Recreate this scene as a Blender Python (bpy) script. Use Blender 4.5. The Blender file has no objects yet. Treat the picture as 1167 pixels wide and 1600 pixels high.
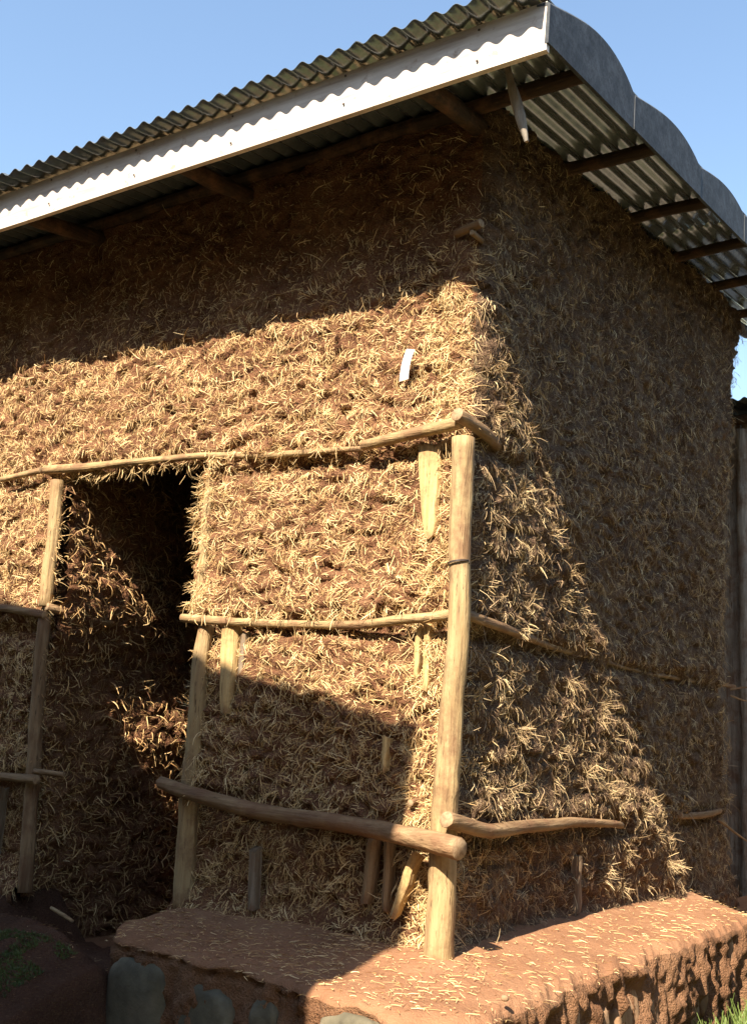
import bpy, math, random
import numpy as np
from mathutils import Vector, Matrix

# ------------------------------------------------------------------ camera, sky, sun, exposure
SC = bpy.context.scene
COL = SC.collection
cd = bpy.data.cameras.new("camera"); cam = bpy.data.objects.new("camera", cd); COL.objects.link(cam)
SC.camera = cam
cd.sensor_fit = 'VERTICAL'; cd.sensor_height = 36.0; cd.lens = 37.5
cd.clip_start = 0.05; cd.clip_end = 2000
def _n(v): return v / np.linalg.norm(v)
_mx = _n(np.array([-2533.5, 200., 1667.])); _y = _n(np.array([1129.5, 415., 1667.]))
_y = _n(_y - _mx * (_y @ _mx)); _R = np.stack([-_mx, _y, np.cross(-_mx, _y)])
M = Matrix.Identity(4)
for i in range(3):
    M[i][0] = _R[i, 0]; M[i][1] = -_R[i, 1]; M[i][2] = -_R[i, 2]
M[0][3], M[1][3], M[2][3] = 2.044, -3.710, 0.80
cam.matrix_world = M

SUN = Vector((0.115, -1.0, 0.985)).normalized()       # direction towards the sun
elev = math.asin(SUN.z); az = math.atan2(SUN.x, SUN.y)
W = bpy.data.worlds.new("World"); SC.world = W; W.use_nodes = True
wn = W.node_tree.nodes; wl = W.node_tree.links
bg = wn["Background"]; bg.inputs[1].default_value = 0.092
sky = wn.new("ShaderNodeTexSky"); sky.sky_type = 'NISHITA'; sky.sun_disc = False
sky.sun_elevation = elev; sky.sun_rotation = az; sky.altitude = 0; sky.air_density = 1.4; sky.dust_density = 0.6; sky.ozone_density = 1.7
wl.new(sky.outputs[0], bg.inputs[0])
sl = bpy.data.lights.new("sun", 'SUN'); sl.energy = 5.0; sl.angle = math.radians(0.5); sl.color = (1.0, 0.87, 0.70)
so = bpy.data.objects.new("sun", sl); COL.objects.link(so); so.rotation_euler = SUN.to_track_quat('Z', 'Y').to_euler()
SC.view_settings.view_transform = 'Standard'; SC.view_settings.look = 'None'
SC.view_settings.exposure = 1.56; SC.view_settings.gamma = 1.0
SC.view_settings.use_curve_mapping = False
SC.cycles.max_bounces = 6; SC.cycles.diffuse_bounces = 2; SC.cycles.glossy_bounces = 3

rng = np.random.default_rng(7); random.seed(7)

# ------------------------------------------------------------------ numpy noise
_T = np.random.default_rng(11).random((8, 256, 256)).astype(np.float32)
def vn(x, y, s=0):
    x = np.asarray(x, dtype=np.float64); y = np.asarray(y, dtype=np.float64)
    xi = np.floor(x).astype(int); yi = np.floor(y).astype(int); fx = x - xi; fy = y - yi
    fx = fx * fx * fx * (fx * (fx * 6 - 15) + 10); fy = fy * fy * fy * (fy * (fy * 6 - 15) + 10)
    t = _T[s % 8]; a = lambda i, j: t[(i + 37 * (s // 8)) & 255, j & 255]
    return (a(xi, yi) * (1 - fx) + a(xi + 1, yi) * fx) * (1 - fy) + (a(xi, yi + 1) * (1 - fx) + a(xi + 1, yi + 1) * fx) * fy
def fbm(x, y, s=0, o=3):
    v = 0; a = 0.5
    for k in range(o):
        v = v + a * (vn(x * 2**k + 13.1 * k, y * 2**k + 7.7 * k, s + k) - .5) * 2; a *= .5
    return v
def bump(v, c, w): return np.exp(-((v - c) / w) ** 2)

# ------------------------------------------------------------------ object helpers
def obj(name, me, mats=None, parent=None, loc=None, kind=None):
    o = bpy.data.objects.new(name, me); COL.objects.link(o)
    if parent: o.parent = parent
    if loc is not None: o.location = loc
    if mats is not None and me is not None:
        for m in (mats if isinstance(mats, (list, tuple)) else [mats]): me.materials.append(m)
    if kind: o['kind'] = kind
    return o
def thing(name, label, cat, loc=(0, 0, 0), group=None):
    o = bpy.data.objects.new(name, None); COL.objects.link(o); o.location = loc; o.empty_display_size = .1
    tag(o, label, cat, group); return o
def tag(o, label, cat=None, group=None):
    o['label'] = label
    if cat: o['category'] = cat
    if group: o['group'] = group
def mesh_np(name, V, F, mi=None, smooth=True, attr=None):
    """V (n,3); F (m,k) array of one face size, or list of arrays"""
    Fs = F if isinstance(F, list) else [F]
    Fs = [np.asarray(f, dtype=np.int32) for f in Fs if len(f)]
    me = bpy.data.meshes.new(name)
    V = np.asarray(V, dtype=np.float32)
    me.vertices.add(len(V)); me.vertices.foreach_set("co", V.ravel())
    loops = np.concatenate([f.ravel() for f in Fs]); tot = np.concatenate([np.full(len(f), f.shape[1], np.int32) for f in Fs])
    st = np.concatenate([[0], np.cumsum(tot)[:-1]]).astype(np.int32)
    me.loops.add(len(loops)); me.loops.foreach_set("vertex_index", loops)
    me.polygons.add(len(tot)); me.polygons.foreach_set("loop_start", st)
    try: me.polygons.foreach_set("loop_total", tot)
    except Exception: pass
    if mi is not None: me.polygons.foreach_set("material_index", np.asarray(mi, np.int32))
    me.polygons.foreach_set("use_smooth", np.full(len(tot), smooth))
    if attr is not None:
        a = me.attributes.new("tint", 'FLOAT', 'POINT'); a.data.foreach_set("value", np.asarray(attr, np.float32))
    me.update(calc_edges=True); me.validate()
    return me
def grid_faces(nu, nv, mask=None):
    i, j = np.meshgrid(np.arange(nu - 1), np.arange(nv - 1), indexing='ij')
    a = i * nv + j; f = np.stack([a, a + nv, a + nv + 1, a + 1], -1)
    if mask is not None: return f[mask]
    return f.reshape(-1, 4)
def box_mesh(name, sx, sy, sz, jit=0, bev=0):
    """box with origin at its centre and chamfered long edges"""
    import bmesh
    bm = bmesh.new(); bmesh.ops.create_cube(bm, size=1)
    for v in bm.verts: v.co = Vector((v.co.x * sx, v.co.y * sy, v.co.z * sz)) + Vector((random.uniform(-jit, jit), random.uniform(-jit, jit), random.uniform(-jit, jit)))
    if bev: bmesh.ops.bevel(bm, geom=bm.edges[:], offset=bev, segments=1, affect='EDGES')
    me = bpy.data.meshes.new(name); bm.to_mesh(me); bm.free(); return me

# ------------------------------------------------------------------ materials
def mat(name):
    m = bpy.data.materials.new(name); m.use_nodes = True
    nt = m.node_tree; return m, nt, nt.nodes["Principled BSDF"]
def N(nt, t, **kw):
    n = nt.nodes.new("ShaderNode" + t)
    for k, v in kw.items():
        if isinstance(k, str) and hasattr(n, k): setattr(n, k, v)
        else: n.inputs[k].default_value = v
    return n
def noise(nt, scale, detail=4, rough=.55, vec=None, stretch=None):
    n = N(nt, "TexNoise"); n.inputs['Scale'].default_value = scale; n.inputs['Detail'].default_value = detail; n.inputs['Roughness'].default_value = rough
    tc = N(nt, "TexCoord"); src = tc.outputs['Object']
    if stretch:
        mp = N(nt, "Mapping"); mp.inputs['Scale'].default_value = stretch; nt.links.new(src, mp.inputs[0]); src = mp.outputs[0]
    nt.links.new(src, n.inputs['Vector']); return n
def ramp(nt, fac, stops):
    r = N(nt, "ValToRGB"); e = r.color_ramp.elements
    while len(e) < len(stops): e.new(.5)
    for k, (p, c) in enumerate(stops): e[k].position = p; e[k].color = (*c, 1)
    nt.links.new(fac, r.inputs[0]); return r
def bumpn(nt, bs, h, strength, dist):
    b = N(nt, "Bump"); b.inputs['Strength'].default_value = strength; b.inputs['Distance'].default_value = dist
    nt.links.new(h, b.inputs['Height']); nt.links.new(b.outputs[0], bs.inputs['Normal']); return b
def mix(nt, fac, a, b, mode='MIX'):
    m = N(nt, "Mix"); m.data_type = 'RGBA'; m.blend_type = mode
    if isinstance(fac, float): m.inputs[0].default_value = fac
    else: nt.links.new(fac, m.inputs[0])
    nt.links.new(a, m.inputs[6])
    if isinstance(b, tuple): m.inputs[7].default_value = (*b, 1)
    else: nt.links.new(b, m.inputs[7])
    return m.outputs[2]

def mud_material(name, a, b, c, straw=(.42, .27, .12), amount=.5, bmp=1.0):
    m, nt, bs = mat(name); bs.inputs['Roughness'].default_value = .95; bs.inputs['Specular IOR Level'].default_value = .15
    n1 = noise(nt, 3.0, 5); n2 = noise(nt, 26, 5, .65); n3 = noise(nt, 120, 3, .6)
    r = ramp(nt, n1.outputs[0], [(.3, a), (.52, b), (.72, c)])
    o = mix(nt, n2.outputs[0], r.outputs[0], (.9, .82, .74), 'MULTIPLY')
    # chopped straw trodden into the mud, as fine fibres
    w1 = noise(nt, 1, 3, .6, stretch=(70, 70, 330)); w2 = noise(nt, 1, 3, .6, stretch=(300, 300, 60))
    s1 = ramp(nt, w1.outputs[0], [(.56, (0, 0, 0)), (.64, (amount,) * 3)]); s2 = ramp(nt, w2.outputs[0], [(.57, (0, 0, 0)), (.65, (amount,) * 3)])
    o = mix(nt, s1.outputs[0], o, straw); o = mix(nt, s2.outputs[0], o, straw)
    nt.links.new(o, bs.inputs['Base Color'])
    ad = N(nt, "Math", operation='ADD'); nt.links.new(n2.outputs[0], ad.inputs[0]); nt.links.new(n3.outputs[0], ad.inputs[1])
    bumpn(nt, bs, ad.outputs[0], bmp, .022)
    return m
M_mud = mud_material("mud_daub", (.13, .058, .035), (.22, .105, .06), (.31, .165, .095), amount=.6)
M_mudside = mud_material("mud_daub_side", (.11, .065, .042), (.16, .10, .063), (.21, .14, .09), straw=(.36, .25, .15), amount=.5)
M_earth = mud_material("packed_earth", (.22, .112, .062), (.285, .152, .085), (.35, .20, .115), straw=(.5, .34, .19), amount=.15, bmp=.45)
M_darkearth = mud_material("dark_earth", (.07, .035, .022), (.11, .055, .035), (.15, .08, .05), amount=.15)  # darker than the packed earth of the ledge
M_mortar = mud_material("earth_mortar", (.17, .085, .045), (.25, .135, .075), (.33, .19, .11), straw=(.4, .27, .15), amount=.2)

def straw_material(name, stops, rough=.6):
    m, nt, bs = mat(name); bs.inputs['Roughness'].default_value = rough; bs.inputs['Specular IOR Level'].default_value = .3
    a = N(nt, "Attribute"); a.attribute_name = "tint"
    r = ramp(nt, a.outputs['Fac'], stops); n = noise(nt, 4, 3)
    o = mix(nt, n.outputs[0], r.outputs[0], (.75, .68, .6), 'MULTIPLY')
    nt.links.new(o, bs.inputs['Base Color']); return m
M_straw = straw_material("dry_straw", [(0, (.20, .105, .055)), (.25, (.47, .29, .125)), (.6, (.72, .50, .235)), (1, (.88, .69, .38))])
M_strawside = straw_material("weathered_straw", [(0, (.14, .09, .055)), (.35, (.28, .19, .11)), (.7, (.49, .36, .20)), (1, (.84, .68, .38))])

def wood_material(name, a, b, c, crack=(.10, .06, .03), along='Z', rough=.7):
    m, nt, bs = mat(name); bs.inputs['Roughness'].default_value = rough; bs.inputs['Specular IOR Level'].default_value = .25
    st = {'Z': (34, 34, 3.0), 'X': (3.0, 34, 34), 'Y': (34, 3.0, 34)}[along]
    n1 = noise(nt, 1, 5, .6, stretch=st); n2 = noise(nt, 9, 4); n3 = noise(nt, 1, 4, .7, stretch=tuple(s * 3 for s in st))
    r = ramp(nt, n1.outputs[0], [(.3, a), (.5, b), (.7, c)])
    k = ramp(nt, n3.outputs[0], [(.33, (1, 1, 1)), (.40, (0, 0, 0))])
    o = mix(nt, n2.outputs[0], r.outputs[0], (.85, .78, .68), 'MULTIPLY'); o = mix(nt, k.outputs[0], o, crack)
    n4 = noise(nt, 5.5, 6, .7); g = ramp(nt, n4.outputs[0], [(.47, (0, 0, 0)), (.62, (.7, .7, .7))]); o = mix(nt, g.outputs[0], o, (.17, .085, .045))
    nt.links.new(o, bs.inputs['Base Color']); bumpn(nt, bs, n1.outputs[0], .9, .014); return m
POLE = dict(a=(.27, .185, .10), b=(.40, .29, .15), c=(.50, .385, .21))
M_pole = {k: wood_material("peeled_pole_" + k.lower(), along=k, **POLE) for k in 'XYZ'}
M_split = wood_material("split_wood", (.42, .27, .12), (.56, .39, .18), (.66, .50, .25))
M_old = wood_material("weathered_grey_wood", (.14, .105, .07), (.22, .17, .12), (.32, .265, .20), along='Z')
M_rail = {k: wood_material("brown_pole_" + k.lower(), (.16, .095, .05), (.27, .18, .10), (.37, .26, .15), along=k) for k in 'XYZ'}  # brown bark for low poles, darkened further to carry their shade
M_darkpole = {k: wood_material("dark_pole_" + k.lower(), (.03, .018, .012), (.05, .032, .022), (.07, .045, .03), along=k) for k in 'XY'}  # roof pole wood, with the eave shade put into its colour
M_grey = wood_material("silvered_plank", (.20, .175, .145), (.32, .285, .24), (.44, .40, .35))
def cut_material():
    m, nt, bs = mat("cut_end"); bs.inputs['Roughness'].default_value = .8
    n = noise(nt, 60, 3); r = ramp(nt, n.outputs[0], [(.35, (.24, .15, .08)), (.65, (.40, .28, .16))]); nt.links.new(r.outputs[0], bs.inputs['Base Color']); return m
M_cut = cut_material()

def paint_material():
    m, nt, bs = mat("white_painted_board"); bs.inputs['Roughness'].default_value = .6
    n1 = noise(nt, 1, 5, .65, stretch=(2.5, 20, 26)); n2 = noise(nt, 14, 5, .7)
    r = ramp(nt, n1.outputs[0], [(.28, (.34, .26, .21)), (.48, (.56, .48, .41)), (.7, (.70, .63, .56))])
    k = ramp(nt, n2.outputs[0], [(.57, (0, 0, 0)), (.66, (.85, .85, .85))])
    o = mix(nt, k.outputs[0], r.outputs[0], (.38, .27, .20)); nt.links.new(o, bs.inputs['Base Color']); bumpn(nt, bs, n1.outputs[0], .35, .004); return m
M_paint = paint_material()
def zinc_material(name, a, b, metal, rough, speck=.45):
    m, nt, bs = mat(name); bs.inputs['Metallic'].default_value = metal
    n1 = noise(nt, 9, 6, .7); n2 = N(nt, "TexVoronoi"); n2.inputs['Scale'].default_value = 45
    r = ramp(nt, n1.outputs[0], [(.35, a), (.65, b)])
    o = mix(nt, n2.outputs['Color'], r.outputs[0], (.9, .92, .93), 'MULTIPLY')
    n3 = noise(nt, 55, 5, .75); sp = ramp(nt, n3.outputs[0], [(.45, (1, 1, 1)), (.62, (speck,) * 3)]); o = mix(nt, 1.0, o, sp.outputs[0], 'MULTIPLY')
    rr = ramp(nt, n1.outputs[0], [(.3, (rough,) * 3), (.7, (rough + .12,) * 3)])
    nt.links.new(rr.outputs[0], bs.inputs['Roughness']); nt.links.new(o, bs.inputs['Base Color']); return m
M_zinc = zinc_material("galvanised_sheet", (.22, .245, .265), (.34, .37, .385), .62, .14, .9)
M_flash = zinc_material("weathered_barge", (.018, .022, .028), (.085, .098, .115), .0, .7)
def stone_material(name, a, b, c):
    m, nt, bs = mat(name); bs.inputs['Roughness'].default_value = .85
    n1 = noise(nt, 7, 6, .6); n2 = noise(nt, 50, 4, .6); r = ramp(nt, n1.outputs[0], [(.33, a), (.5, b), (.68, c)])
    o = mix(nt, n2.outputs[0], r.outputs[0], (.8, .78, .74), 'MULTIPLY'); nt.links.new(o, bs.inputs['Base Color'])
    bumpn(nt, bs, n2.outputs[0], .5, .006); return m
M_stone = stone_material("grey_green_stone", (.08, .07, .045), (.135, .12, .078), (.19, .16, .105))
M_redstone = stone_material("earthy_stone", (.19, .10, .06), (.30, .18, .10), (.40, .27, .16))
def grass_material(name, a, b):
    m, nt, bs = mat(name); bs.inputs['Roughness'].default_value = .6
    n1 = noise(nt, 5, 3); r = ramp(nt, n1.outputs[0], [(.35, a), (.65, b)]); nt.links.new(r.outputs[0], bs.inputs['Base Color'])
    return m
M_grass = grass_material("grass_blades", (.07, .12, .02), (.15, .20, .045))
M_moss = grass_material("moss", (.035, .06, .012), (.08, .11, .02))
def ground_material():
    m, nt, bs = mat("grassy_ground"); bs.inputs['Roughness'].default_value = .95
    n1 = noise(nt, .9, 6, .6); n2 = noise(nt, 20, 5, .7)
    r = ramp(nt, n1.outputs[0], [(.42, (.19, .12, .07)), (.52, (.15, .15, .06)), (.64, (.11, .15, .035))])
    o = mix(nt, n2.outputs[0], r.outputs[0], (.7, .7, .6), 'MULTIPLY'); nt.links.new(o, bs.inputs['Base Color']); bumpn(nt, bs, n2.outputs[0], .8, .03); return m
M_ground = ground_material()
def plain(name, c, rough=.7):
    m, nt, bs = mat(name); bs.inputs['Roughness'].default_value = rough
    n = noise(nt, 30, 3); r = ramp(nt, n.outputs[0], [(.3, tuple(x * .9 for x in c)), (.7, c)]); nt.links.new(r.outputs[0], bs.inputs['Base Color']); return m
M_darkwire = plain("rusty_wire", (.07, .05, .04), .5)
M_scrap = plain("white_plastic", (.82, .83, .84), .4)
M_wallplaster = mud_material("neighbour_mud", (.22, .13, .08), (.3, .19, .12), (.36, .24, .16), amount=.3)

# ------------------------------------------------------------------ shape builders
def tube(name, pts, rads, sides=14, seed=0, wob=.06, caps=True, seg=.045, knots=2):
    """a rough round pole swept through pts; mesh in world coordinates relative to pts[0]"""
    P = np.array(pts, float); org = P[0].copy(); P = P - org
    d = np.r_[0, np.cumsum(np.linalg.norm(np.diff(P, axis=0), axis=1))]; L = d[-1]
    n = max(4, int(L / seg)); s = np.linspace(0, L, n)
    # smooth resample
    C = np.stack([np.interp(s, d, P[:, k]) for k in range(3)], 1)
    for _ in range(3):
        C[1:-1] = (C[:-2] + 2 * C[1:-1] + C[2:]) / 4
    R = np.interp(s, np.linspace(0, L, len(rads)), rads)
    T = np.gradient(C, axis=0); T /= np.linalg.norm(T, axis=1)[:, None]
    up = np.array([0, 0, 1.]) if abs(T[0, 2]) < .8 else np.array([1., 0, 0])
    A = np.cross(T, up); A /= np.linalg.norm(A, axis=1)[:, None]; B = np.cross(T, A)
    C = C + A * ((vn(s * 3.1 + seed * 5.3, s * 0 + seed, 1) - .5) * .022)[:, None] * (R.mean() / .04) + B * ((vn(s * 2.7 + seed * 3.3, s * 0 + seed + 4, 2) - .5) * .022)[:, None] * (R.mean() / .04)
    th = np.linspace(0, 2 * np.pi, sides, endpoint=False)
    S, TH = np.meshgrid(s, th, indexing='ij')
    rr = R[:, None] * (1 + .035 * (vn(S * 14 + seed, TH * 4.1, 5) - .5) + wob * 2 * (vn(S * 9 + seed * 7, 3 + TH * 1.2 + seed, 3) - .5) + wob * (vn(S * 40 + seed, TH * 3, 4) - .5))
    r_ = random.Random(seed + 99)
    for _ in range(knots):
        ks = r_.uniform(.1, .9) * L; kt = r_.uniform(0, 6.28)
        rr = rr + .22 * R[:, None] * np.exp(-((S - ks) / .018) ** 2 - (np.angle(np.exp(1j * (TH - kt))) / .5) ** 2)
    V = C[:, None, :] + rr[..., None] * (np.cos(TH)[..., None] * A[:, None, :] + np.sin(TH)[..., None] * B[:, None, :])
    V = V.reshape(-1, 3); F = []
    i, j = np.meshgrid(np.arange(n - 1), np.arange(sides), indexing='ij'); jn = (j + 1) % sides
    F = np.stack([i * sides + j, i * sides + jn, (i + 1) * sides + jn, (i + 1) * sides + j], -1).reshape(-1, 4)
    mi = [0] * len(F); tri = []
    for e, sg in ((0, 1), (n - 1, -1)):
        # chamfer ring, then cap centre
        ring = V[e * sides:(e + 1) * sides]; c = ring.mean(0); b0 = len(V)
        inner = c + (ring - c) * .955 - sg * T[e] * R[e] * .05
        V = np.vstack([V, inner, (c - sg * T[e] * R[e] * .03)[None]])
        q = np.stack([e * sides + np.arange(sides), b0 + np.arange(sides), b0 + (np.arange(sides) + 1) % sides, e * sides + (np.arange(sides) + 1) % sides], -1)
        if sg < 0: q = q[:, ::-1]
        F = np.vstack([F, q]); mi += [0] * sides
        t = np.stack([b0 + np.arange(sides), np.full(sides, b0 + sides), b0 + (np.arange(sides) + 1) % sides], -1)
        tri.append(t if sg > 0 else t[:, ::-1])
    tri = np.vstack(tri); mi += [1] * len(tri)
    return mesh_np(name, V, [F, tri], mi), org
def pole(name, pts, rads, parent, mats=None, along='X', seed=0, **kw):
    me, org = tube(name, pts, rads, seed=seed, **kw)
    m = mats or (M_rail if name in ('rail', 'peg', 'twig') else M_pole)[along]
    return obj(name, me, [m, M_cut], parent, loc=org)

def stake(name, x0, z0, x1, z1, w, y, parent, seed=0, taper=.8, m=None, th=.022):
    """split stake standing in the wall from (x0,z0) up to (x1,z1)"""
    n = 7; r = random.Random(seed); V = []; 
    for i in range(n):
        t = i / (n - 1); ww = w * (taper + (1 - taper) * min(1, t * 2)) * (1 + r.uniform(-.07, .07)) * .5
        cx = (x1 - x0) * t + r.uniform(-.003, .003); cz = (z1 - z0) * t; dz = r.uniform(-.006, .006) if i in (0, n - 1) else 0
        for (a, b) in ((-1, 0), (-.75, -1), (.1, -1.15), (.8, -.8), (1, 0), (1, 1), (-1, 1)):
            V.append((cx + a * ww, b * th + r.uniform(-.0015, .0015), cz + dz + (r.uniform(-.012, .012) if i in (0, n - 1) else 0)))
    k = 7; F = []
    for i in range(n - 1):
        for j in range(k):
            F.append((i * k + j, i * k + (j + 1) % k, (i + 1) * k + (j + 1) % k, (i + 1) * k + j))
    me = bpy.data.meshes.new(name); me.from_pydata(V, [], F + [tuple(range(k))[::-1], tuple(range((n - 1) * k, n * k))]); me.update()
    return obj(name, me, m or M_split, parent, loc=(x0, y, z0))

def straw(P, T, Nn, L, w, h, curl, tint, segs=3):
    """curved blades: root P, direction T in the surface, normal Nn, arch height h, sideways curl. returns V,F,tint"""
    n = len(P); B = np.cross(Nn, T)
    s = np.linspace(0, 1, segs + 1)
    phi = rng.uniform(-1.1, 1.1, n)
    Wd = B * np.cos(phi)[:, None] + Nn * np.sin(phi)[:, None]
    V = np.empty((n, segs + 1, 2, 3), np.float32)
    tip = rng.normal(0, 1, n) * .5
    for k, t in enumerate(s):
        c = P + T * (L * t)[:, None] + B * (curl * L * t * t)[:, None] + Nn * (h * (np.sin(np.pi * min(1, t * .85 + .08)) + tip * t * t))[:, None]
        ww = (w * (.55 + .45 * math.sin(math.pi * min(1, .15 + t * .85))) * .5)[:, None]
        V[:, k, 0] = c - Wd * ww; V[:, k, 1] = c + Wd * ww
    base = np.arange(n)[:, None] * (segs + 1) * 2; k = np.arange(segs)[None] * 2
    a = base + k; F = np.stack([a, a + 1, a + 3, a + 2], -1).reshape(-1, 4)
    return V.reshape(-1, 3), F, np.repeat(tint, (segs + 1) * 2)
def join(parts):
    Vs, Fs, Ts = [], [], []; o = 0
    for V, F, t in parts: Vs.append(V); Fs.append(F + o); Ts.append(t); o += len(V)
    return np.vstack(Vs), np.vstack(Fs), np.concatenate(Ts)

# ------------------------------------------------------------------ ground
gx = np.r_[-400, -120, -40, -15, np.linspace(-8, 8, 120), 15, 40, 120, 400]
gy = np.r_[-400, -120, -40, -15, np.linspace(-8, 12, 140), 20, 40, 120, 400]
X, Y = np.meshgrid(gx, gy, indexing='ij')
Zg = -.56 + .05 * fbm(X / 1.3, Y / 1.3, 2, 4) + .05 * np.clip((X - .6) / 1.2, 0, 1)
obj("ground", mesh_np("ground", np.stack([X, Y, Zg], -1).reshape(-1, 3), grid_faces(len(gx), len(gy))), M_ground, kind='structure')['label'] = "grassy earth ground around the house"

# ------------------------------------------------------------------ the house
house = thing("mud_house", "straw and mud walled house with corrugated metal roof, white front board and dark open doorway", "house")
RZ = lambda y: 3.47 + .147 * (y + .587)             # roof line above y
def yend(z): return np.interp(z, [-.3, .5, 1.2, 2.4, 3.06, 3.44, 3.99], [3.74, 3.72, 3.67, 3.80, 3.86, 3.93, 4.22])

def lumps(u, z, s):
    big = .030 * fbm(u / .7, z / .55, s, 2)
    wu = u + .05 * fbm(u / .12, z / .12, s + 1, 2); wz = z + .04 * fbm(u / .1, z / .1, s + 2, 2)
    ph = wz / .085 + 2.2 * vn(wu / .16, wz / .13, s + 3)
    fr = ph - np.floor(ph)
    hand = .023 * (1 - fr) ** .7 * (fr > .0) * (.4 + 1.2 * vn(wu / .11, wz / .15, s + 4))
    hand = hand * np.clip(fr / .16, 0, 1)
    cl = .027 * (1 - np.abs(fbm(wu / .075, wz / .065, s + 5, 2)) * 2)
    fine = .007 * fbm(u / .02, z / .018, s + 6, 2)
    return big + hand + cl + fine
def rail_recess(z, zr, d=.05): return -d * np.exp(-((z - (zr - .045)) / .04) ** 2) + .018 * np.exp(-((z - (zr + .07)) / .07) ** 2)
def front_out(x, z):
    o = lumps(x, z, 1) - .015
    zl = np.where(x > -1.4, 2.02, 2.09); o = o + rail_recess(z, zl, .03)
    o = o + rail_recess(z, 1.28, .04)
    lw = np.interp(x, [-3, -1.49, -.92, -.27, .1], [.48, .53, .457, .435, .408]); o = o + rail_recess(z, lw, .06)
    o = o - .035 * np.clip((lw - z) / .1, 0, 1) * np.clip((z - .02) / .1, 0, 1)
    o = o + .07 * np.clip((.10 - z) / .14, 0, 1) ** 1.5
    # bare pockets round the split stakes
    for (a, b, c, d, dep) in ((-.19, .05, 1.82, .15, .05), (-1.20, .05, 1.06, .14, .05), (-.19, .03, 1.13, .08, .04), (-.94, .02, .2, .1, .04), (-.34, .07, .28, .1, .03)):
        o = o - dep * np.exp(-((x - a) / b) ** 4 - ((z - c) / d) ** 4)
    return o
def side_out(y, z):
    o = lumps(y + 20, z, 3) * 1.05 - .015
    o = o + rail_recess(z, 2.04, .03) * (y < .4) + rail_recess(z, 1.26, .035)
    o = o + rail_recess(z, .46, .06) * (y < 1.75) + rail_recess(z, .45, .03) * (y > 2.4)
    # hollow below the low rail, bulge at its far end
    o = o - .055 * np.clip((.42 - z) / .1, 0, 1) * np.clip((1.55 - y) / .35, 0, 1) * np.clip((z + .02) / .08, 0, 1)
    o = o + .05 * np.exp(-((y - 2.0) / .33) ** 2 - ((z - .42) / .25) ** 2) + .06 * np.exp(-((y - 2.45) / .25) ** 2 - ((z - .12) / .2) ** 2)
    o = o + .03 * np.exp(-((y - .75) / .28) ** 2 - ((z - 1.78) / .32) ** 2) + .03 * np.exp(-((y - .3) / .2) ** 2 - ((z - 2.3) / .3) ** 2)
    o = o + .06 * np.clip((.08 - z) / .12, 0, 1) ** 1.5
    o = o + (z > 2.6) * .015 * np.clip((z - 2.6) / .4, 0, 1)
    return o
RC = .075    # rounded corner
def path(u):
    """u<0: front wall going left; 0..q corner arc; >q side wall. returns point on base plane and outward normal"""
    q = RC * np.pi / 2; a = np.clip(u, 0, q) / RC
    x = np.where(u < 0, -RC + u, np.where(u > q, 0, -RC + RC * np.sin(a)))
    y = np.where(u < 0, 0, np.where(u > q, RC + (u - q), RC - RC * np.cos(a)))
    nx = np.where(u < 0, 0, np.where(u > q, 1, np.sin(a))); ny = np.where(u < 0, -1, np.where(u > q, 0, -np.cos(a)))
    return x, y, nx, ny
def wall_out(u, z):
    q = RC * np.pi / 2; x, y, nx, ny = path(u)
    w = np.clip(u / q, 0, 1); w = w * w * (3 - 2 * w)
    return front_out(x, z) * (1 - w) + side_out(y, z) * w
def wall_pt(u, z):
    x, y, nx, ny = path(u); o = wall_out(u, z)
    return np.stack([x + nx * o, y + ny * o, z + 0 * u], -1)
def wall_nrm(u, z, e=.012):
    a = wall_pt(u + e, z) - wall_pt(u - e, z); b = wall_pt(u, z + e) - wall_pt(u, z - e)
    n = np.cross(a, b); return n / (np.linalg.norm(n, axis=-1, keepdims=True) + 1e-9)
def xl(z): return np.interp(z, [0, 2.03], [-2.395, -2.455])
def xr(z): return np.interp(z, [0, 1.2, 1.3, 2.0], [-1.395, -1.41, -1.455, -1.46])
def in_door(x, z): return (x > xl(z)) & (x < xr(z)) & (z < 2.06)

XL = -6.2
def wall_mesh(name, u0, u1, du, dz, keep, side):
    u = np.arange(u0, u1 + du * .5, du); u[-1] = u1
    t = np.linspace(0, 1, int(3.9 / dz)); U, Tt = np.meshgrid(u, t, indexing='ij')
    _, yy, _, _ = path(U); top = RZ(yy) - .005; Zz = -.25 + (top + .25) * Tt
    if side:   # the far end flares outwards near the top
        q = RC * np.pi / 2; ye = yend(Zz) + .03 * fbm(Zz / .12, Zz * 0 + 3, 5, 3); f = np.clip((U - q) / (u1 - q), 0, 1)
        U2 = np.where(U > q, q + f * (ye - RC), U)
    else: U2 = U
    P = wall_pt(U2, Zz)
    if side:
        f = np.clip((U2 - (yend(Zz) - .18)) / .14, 0, 1); P[..., 0] -= .06 * f * f
    um = (U2[:-1, :-1] + U2[1:, 1:]) / 2; zm = (Zz[:-1, :-1] + Zz[1:, 1:]) / 2
    mk = np.ones(um.shape, bool) if side else ~in_door(path(um)[0], zm)
    return mesh_np(name, P.reshape(-1, 3), grid_faces(len(u), len(t), mk))
q2 = RC * np.pi / 4; u_end = RC * np.pi / 2 + 3.75
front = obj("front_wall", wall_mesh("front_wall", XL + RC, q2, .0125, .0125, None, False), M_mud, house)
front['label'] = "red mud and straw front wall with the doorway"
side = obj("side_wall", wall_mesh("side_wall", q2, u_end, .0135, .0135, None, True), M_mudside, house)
side['label'] = "browner shaded side wall, full height"

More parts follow.
